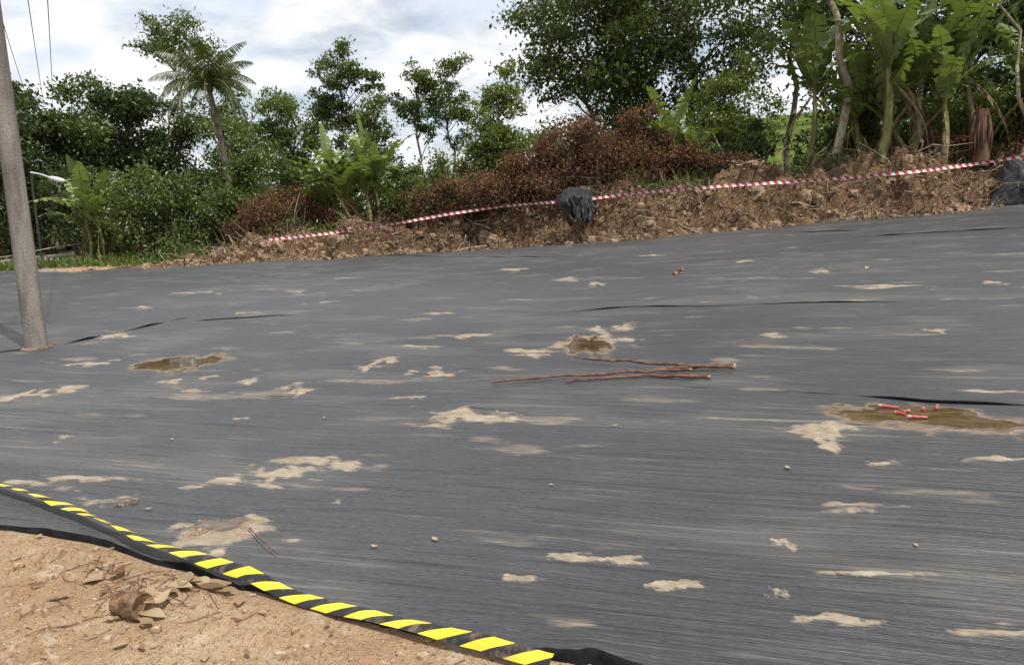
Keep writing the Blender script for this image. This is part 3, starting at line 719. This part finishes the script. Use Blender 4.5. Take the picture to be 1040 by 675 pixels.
zz = np.where(inn > -.02, sheet_z(p3[:, 0], p3[:, 1]) + .05, np.maximum(ground_z(p3[:, 0], p3[:, 1]) + .03, sheet_z(p3[:, 0], p3[:, 1]) + .01))
kz = np.ones(25) / 25; zz = np.convolve(np.pad(zz, 12, 'edge'), kz, 'valid'); p3[:, 2] = zz + .012 * fbm(np.linspace(0, 12, 500), np.zeros(500), 3, 7); p3[:, 1] += .02 * fbm(np.linspace(0, 10, 500), np.zeros(500), 3, 17)
tape("barrier_tape", p3, .062, yb, lambda s_: -.45 + .78 * ss(3.0, 1.5, s_) + .24 * np.sin(s_ * 4.1) + .14 * np.sin(s_ * 9), n=700)
rw = stripemat("tape_red_white", (.50, .05, .06), (.74, .72, .70), .24, .6)
def P2(u, v, off):
    x_ = P(u, v, 28)[0]; yy = float(edgeY(x_)) + off; return P(u, v, yy)
rt_px = [(270, 244, .5), (330, 238, .5), (400, 228, .4), (460, 217, .3), (520, 209, .3), (572, 205, .1), (604, 202, .1), (640, 197, .2), (740, 189, .1), (840, 183, .1), (930, 175, .0), (1000, 166, -.4), (1060, 156, -1.)]
rp, _ = resample([P2(*a) for a in rt_px], 600)
rp[:, 2] = np.maximum(rp[:, 2], bermz(rp[:, 0], rp[:, 1] - edgeY(rp[:, 0])) + .12)
kz = np.ones(25) / 25; rp[:, 2] = np.convolve(np.pad(rp[:, 2], 12, 'edge'), kz, 'valid') + .02
tape("barrier_tape", rp, .10, rw, lambda s_: 1.35 + .45 * np.sin(s_ * 1.1) + .25 * np.sin(s_ * 3.3), n=1600)
lt = [P(-40, 266, 30), P(10, 260, 31), P(50, 252, 32), P(82, 247, 33)]
mb = MB(); ltr, s_ = resample(lt, 60); mb.tube(ltr, .018, 6, 0, .5); mb.build("rope", [simplemat("rope_pale", (.35, .28, .22), (.5, .42, .35), 9)], True)
for (u, v, off) in ((330, 238, .5), (460, 217, .3), (840, 182, .1), (1030, 160, -.7)):
    q0 = P2(u, v, off); mb = MB(); gz = max(float(bermz(np.array(q0[0]), np.array(off))), float(hbase(q0[0], q0[1])))
    mb.tube([[q0[0], q0[1] + .05, gz - .2], [q0[0] + .02, q0[1] + .05, (gz + q0[2]) / 2], [q0[0], q0[1] + .05, max(q0[2], gz) + .12]], [.02, .02, .016], 6, 0, .5)
    mb.build("wooden_stake", [wood], True)

# ------------------------------------------------------------------ black tarps draped on the berm
def tarp(name, u, v, off, w, h_, seed, topf):
    q0 = P2(u, v, off); nA, nB = 80, 70
    A, B = np.meshgrid(np.linspace(-1, 1, nA), np.linspace(0, 1, nB))
    wd = w * .5 * np.interp(B, [0, .12, .35, .7, 1], topf) * (1 + .16 * fbm(B * 4, np.sign(A) * 3, 3, seed))
    xx = q0[0] + A * wd + .10 * w * (B - .4) + .05 * fbm(A * 3, B * 4, 3, seed + 9)
    pleat = .10 * np.sin(A * 9 + 3 * fbm(A * 2, B * 1.2, 3, seed) * 2) * (.3 + .7 * B)
    foldn = fbm(A * 2.6 + B * .6, B * 1.7, 4, seed)
    th = ss(0, .3, B)
    yy = q0[1] + .45 * (1 - th) - .30 * th - .22 * B + foldn * .22 + pleat + .30 * A * A
    zz = q0[2] + h_ * .5 - B * h_ * (1 - .25 * np.abs(A) ** 1.5 * vn(A * 2, 0 * A, seed)) - .28 * h_ * np.abs(A) ** 2.2 * (1 - B) + .09 * foldn + .04 * fbm(A * 8, B * 8, 2, seed + 2)
    mb = MB(); mb.add(np.stack([xx, yy, zz], -1), grid_faces(nB, nA), 0, np.clip(.9 - 1.2 * B.ravel() + .4 * foldn.ravel(), 0, 1.2))
    ob = mb.build(name, [black_cloth], True); so = ob.modifiers.new("t", 'SOLIDIFY'); so.thickness = .012
    return ob
tarp("black_tarp", 588, 207, -.05, 1.3, 1.2, 5, [1.0, 1.05, .85, .8, .6])
tarp("black_tarp", 1040, 188, -.6, 2.3, 1.9, 9, [.2, .45, .8, 1.1, 1.35])

# ------------------------------------------------------------------ sticks
def stick(px, r_, dz=0., m=wood, tipm=None):
    q_ = np.array([G(*a) for a in px]); q3, s_ = resample(q_, 40); z = sheet_z(q3[:, 0], q3[:, 1]) + r_ + dz
    z += .012 * np.abs(vn(s_ * 4, 0 * s_, int(px[0][0])))
    q3[:, 1] += .03 * vn(s_ * 4, 0 * s_, int(px[0][1])); mb = MB(); rr_ = r_ * (1 - .5 * np.linspace(0, 1, 40)) * (1 + .22 * vn(s_ * 14, 0 * s_, 1)); p_ = np.c_[q3, z]
    mb.tube(p_, rr_, 8, 0, .6); d0 = unit(p_[0] - p_[1]); mb.tube([p_[0] - d0 * .002, p_[0] + d0 * .02], rr_[0] * 1.02, 8, 1, .4)
    mb.build("stick", [m, bark_pale], True)
stick([(744, 379), (690, 382), (620, 388), (560, 391), (500, 397)], .018, .012)
stick([(744, 383), (700, 381), (650, 378), (583, 371)], .016, .03)
stick([(720, 391), (660, 388), (620, 391), (575, 396)], .017)
stick([(700, 383), (650, 386), (600, 388)], .012, .02)
stick([(256, 545), (270, 560), (283, 574)], .004, .02)

redm = simplemat("red_plastic", (.38, .04, .04), (.50, .09, .09), 20, .4, .1, spec=.5)
pinkm = simplemat("pink_plastic_cap", (.42, .18, .16), (.55, .28, .25), 20, .4, .1, spec=.5)
for (u, v, a, L) in ((902, 421, 2.7, .13), (914, 428, 2.4, .07), (931, 432, 3.05, .13), (938, 424, 1.2, .05), (951, 422, 1.0, .09), (920, 426, .2, .05)):
    g_ = G(u, v); z = float(hbase(*g_)) + .050; dq = np.array([math.cos(a), math.sin(a), .08]); c0 = np.array([g_[0], g_[1], z + .010]); mb = MB()
    mb.tube([c0 - dq * L / 2, c0 + dq * L * .3], [.010, .010], 12, 0, .6)
    mb.tube([c0 + dq * L * .3, c0 + dq * L * .33, c0 + dq * L * .5], [.012, .012, .011], 12, 1, .6); mb.build("red_plastic_tube", [redm, pinkm], True)

# ------------------------------------------------------------------ near details
stone_m = simplemat("stone", (.26, .165, .10), (.50, .38, .26), 18, .9, .8)
mb = MB()
for i in range(7500):
    x = rng.uniform(-4.5, 1.6); y = rng.uniform(1.0, 6.2)
    if np.hypot(x, y) > float(rnear(np.arctan2(x, y))) - .03: continue
    s_ = min(.002 + rng.exponential(.0032), .018)
    rock(mb, np.array([x, y, float(ground_z(x, y)) + s_ * .1]), s_ * rng.uniform(.6, 1.2, 3), 0, rng.uniform(0, .8), i % 13)
mb.build("pebbles", [stone_m], True)
mb = MB()
for (u, v, w) in ((30, 625, 7), (160, 645, 6), (300, 650, 5), (340, 660, 6), (20, 580, 5), (430, 668, 6), (110, 655, 6)):
    g_ = G(u, v); s_ = w * g_[1] / F0; rock(mb, np.array([g_[0], g_[1], float(ground_z(*g_)) + s_ * .1]), s_ * rng.uniform(.6, 1.1, 3), 0, rng.uniform(0, .5), u % 17)
mb.build("stones", [stone_m], True)
mb = MB()
for (u, v, w, n_) in ((222, 543, 26, 60), (205, 540, 10, 20), (130, 518, 9, 14), (690, 280, 5, 4), (297, 400, 8, 6)):
    for i in range(n_):
        g_ = G(u + rng.normal() * w * .6, v + rng.normal() * w * .18); s_ = rng.uniform(.8, 4.2) * g_[1] / F0
        rock(mb, np.array([g_[0], g_[1], float(sheet_z(*g_)) + s_ * .15]), s_ * rng.uniform(.5, 1.1, 3) * [1, 1, .7], 0, rng.uniform(0, .8), i % 11)
mb.build("mud_clods", [clod], True)
mb = MB(); g_ = G(136, 628); z = float(ground_z(*g_)); a = np.array([math.cos(-.5), math.sin(-.5), .1]); c0 = np.array([g_[0], g_[1], z + .05])
k_ = np.linspace(-1, 1, 12)
mb.tube(c0 + a * k_[:, None] * .07, .055 * (1 + .1 * vn(k_ * 3, 0 * k_, 4)), 12, 0, .8, False)
th = np.linspace(0, 2 * np.pi, 12, endpoint=False)
for e_ in (-1, 1):
    ce = c0 + a * .07 * e_; s1 = unit(np.cross(a, [0, 0, 1.])); s2 = np.cross(s1, a)
    ring = ce + .053 * (np.cos(th)[:, None] * s1 + np.sin(th)[:, None] * s2); ring2 = ce - a * e_ * .03 + .024 * (np.cos(th)[:, None] * s1 + np.sin(th)[:, None] * s2)
    V = np.r_[ring, ring2]; F = [[j, (j + 1) % 12, 12 + (j + 1) % 12, 12 + j] for j in range(12)]; mb.add(V, F, 1, .8); mb.add(ring2, [[0, q, q + 1, q + 2] for q in range(1, 10, 2)], 1, .0)
mb.build("log_piece", [simplemat("bark_brown", (.08, .045, .025), (.25, .15, .085), 25, .9, 1.), simplemat("cut_wood", (.10, .06, .035), (.36, .24, .14), 20)], True)
mb = MB()
C = []
for i in range(420):
    x = rng.uniform(-4, 1.2); y = rng.uniform(1.8, 5.4)
    if np.hypot(x, y) > float(rnear(np.arctan2(x, y))) - .03: continue
    C.append([x, y, float(ground_z(x, y)) + .012])
BIG = ((155, 632), (162, 624), (190, 600), (197, 600), (225, 602), (230, 607), (120, 585), (100, 580), (183, 606), (150, 640), (215, 606), (172, 612), (205, 598), (95, 590), (60, 610), (245, 618))
for (u, v) in BIG:
    g_ = G(u, v); C.append([*g_, float(ground_z(*g_)) + .02])
C = np.array(C)
def flat_leaf(mb, c_, L, tint):
    a = rng.uniform(0, 6.28); n = 6; kk = np.linspace(0, 1, n); w = L * .25 * np.sin(np.pi * np.clip(kk, .02, .98)) ** .8; curl = rng.uniform(-.3, .5)
    d_ = np.array([math.cos(a), math.sin(a), 0]); s_ = np.array([-d_[1], d_[0], 0]); rows = []
    for sd_ in (-1, 0, 1): rows.append(c_ + d_ * (kk[:, None] - .5) * L + s_ * (sd_ * w)[:, None] + np.array([0, 0, 1.]) * (np.abs(kk - .5) * curl * L + abs(sd_) * .2 * w + .004)[:, None])
    mb.add(np.array(rows), grid_faces(3, n), 0, tint)
for i, c_ in enumerate(C): flat_leaf(mb, c_, rng.uniform(.02, .06) if i < len(C) - len(BIG) else rng.uniform(.08, .14), rng.uniform(.0, 1))
for i in range(200):
    if i < 120: x = rng.uniform(-4, 1.2); y = rng.uniform(1.8, 5.2)
    else:
        g_ = G(rng.normal(150, 60), rng.normal(600, 22)); x, y = g_
    if np.hypot(x, y) > float(rnear(np.arctan2(x, y))) - .1: continue
    a = rng.uniform(0, 3.14); L = rng.uniform(.05, .2); pp = np.array([[x + math.cos(a) * L * k2 + rng.normal() * .008, y + math.sin(a) * L * k2 + rng.normal() * .008] for k2 in (-.5, -.15, .2, .5)])
    mb.tube(np.c_[pp, ground_z(pp[:, 0], pp[:, 1]) + .006], .002, 4, 1, .7, False)
for (u, v, L) in ((442, 555, .05), (381, 563, .04), (505, 425, .05), (690, 279, .25), (882, 274, .25), (800, 482, .05), (175, 452, .04), (330, 430, .04), (625, 440, .04), (152, 524, .04), (560, 500, .03), (930, 560, .03), (660, 240, .3)):
    g_ = G(u, v); flat_leaf(mb, np.array([*g_, float(sheet_z(*g_)) + .008]), L, .9)
mb.build("dry_leaves", [L_straw, wood])

# ------------------------------------------------------------------ world & sun
EL, AZ = R(64), R(140)
w = bpy.data.worlds.new("World"); scene.world = w; w.use_nodes = True; nt = w.node_tree; nt.nodes.clear()
out = nt.nodes.new("ShaderNodeOutputWorld"); bg = nt.nodes.new("ShaderNodeBackground"); sky = nt.nodes.new("ShaderNodeTexSky")
sky.sky_type = 'NISHITA'; sky.sun_disc = False; sky.sun_elevation = EL; sky.sun_rotation = AZ
tc = nt.nodes.new("ShaderNodeTexCoord"); sep = nt.nodes.new("ShaderNodeSeparateXYZ"); nt.links.new(tc.outputs["Generated"], sep.inputs[0])
def wm_(op, a, b):
    m = nt.nodes.new("ShaderNodeMath"); m.operation = op
    for i, v in enumerate((a, b)):
        if isinstance(v, bpy.types.NodeSocket): nt.links.new(v, m.inputs[i])
        else: m.inputs[i].default_value = v
    return m.outputs[0]
den = wm_('ADD', wm_('MAXIMUM', sep.outputs[2], 0.0), .22)
cmb = nt.nodes.new("ShaderNodeCombineXYZ"); nt.links.new(wm_('DIVIDE', sep.outputs[0], den), cmb.inputs[0]); nt.links.new(wm_('DIVIDE', sep.outputs[1], den), cmb.inputs[1])
nz = nt.nodes.new("ShaderNodeTexNoise"); nz.inputs["Scale"].default_value = 1.5; nz.inputs["Detail"].default_value = 7; nz.inputs["Roughness"].default_value = .56; nz.inputs["Distortion"].default_value = .3
nt.links.new(cmb.outputs[0], nz.inputs["Vector"])
nz2 = nt.nodes.new("ShaderNodeTexNoise"); nz2.inputs["Scale"].default_value = 2.6; nz2.inputs["Detail"].default_value = 6; nt.links.new(cmb.outputs[0], nz2.inputs["Vector"])
mr = nt.nodes.new("ShaderNodeMapRange"); mr.interpolation_type = 'SMOOTHSTEP'; nt.links.new(nz.outputs["Fac"], mr.inputs[0]); mr.inputs[1].default_value = .40; mr.inputs[2].default_value = .56; mr.inputs[3].default_value = .5
cr = nt.nodes.new("ShaderNodeMix"); cr.data_type = 'RGBA'
mr2 = nt.nodes.new("ShaderNodeMapRange"); mr2.interpolation_type = 'SMOOTHSTEP'; nt.links.new(nz2.outputs["Fac"], mr2.inputs[0]); mr2.inputs[1].default_value = .36; mr2.inputs[2].default_value = .56
nt.links.new(mr2.outputs[0], cr.inputs[0]); cr.inputs[6].default_value = (7.8, 8.6, 9.8, 1); cr.inputs[7].default_value = (10.6, 10.7, 10.8, 1)
mx = nt.nodes.new("ShaderNodeMix"); mx.data_type = 'RGBA'; nt.links.new(mr.outputs[0], mx.inputs[0]); nt.links.new(sky.outputs[0], mx.inputs[6]); nt.links.new(cr.outputs[2], mx.inputs[7])
nt.links.new(mx.outputs[2], bg.inputs[0]); bg.inputs[1].default_value = .1; nt.links.new(bg.outputs[0], out.inputs[0])
sl = bpy.data.lights.new("sun", 'SUN'); sl.energy = 4.4; sl.angle = R(.6); sl.color = (1, .96, .9)
so = bpy.data.objects.new("sun", sl); scene.collection.objects.link(so)
sv_ = Vector((math.cos(EL) * math.sin(AZ), math.cos(EL) * math.cos(AZ), math.sin(EL)))
so.rotation_euler = sv_.to_track_quat('Z', 'Y').to_euler(); so.location = sv_ * 50
scene.view_settings.view_transform = 'Standard'; scene.view_settings.look = 'None'; scene.view_settings.exposure = 0
print("verts total", sum(len(o_.data.vertices) for o_ in scene.objects if o_.type == 'MESH'))
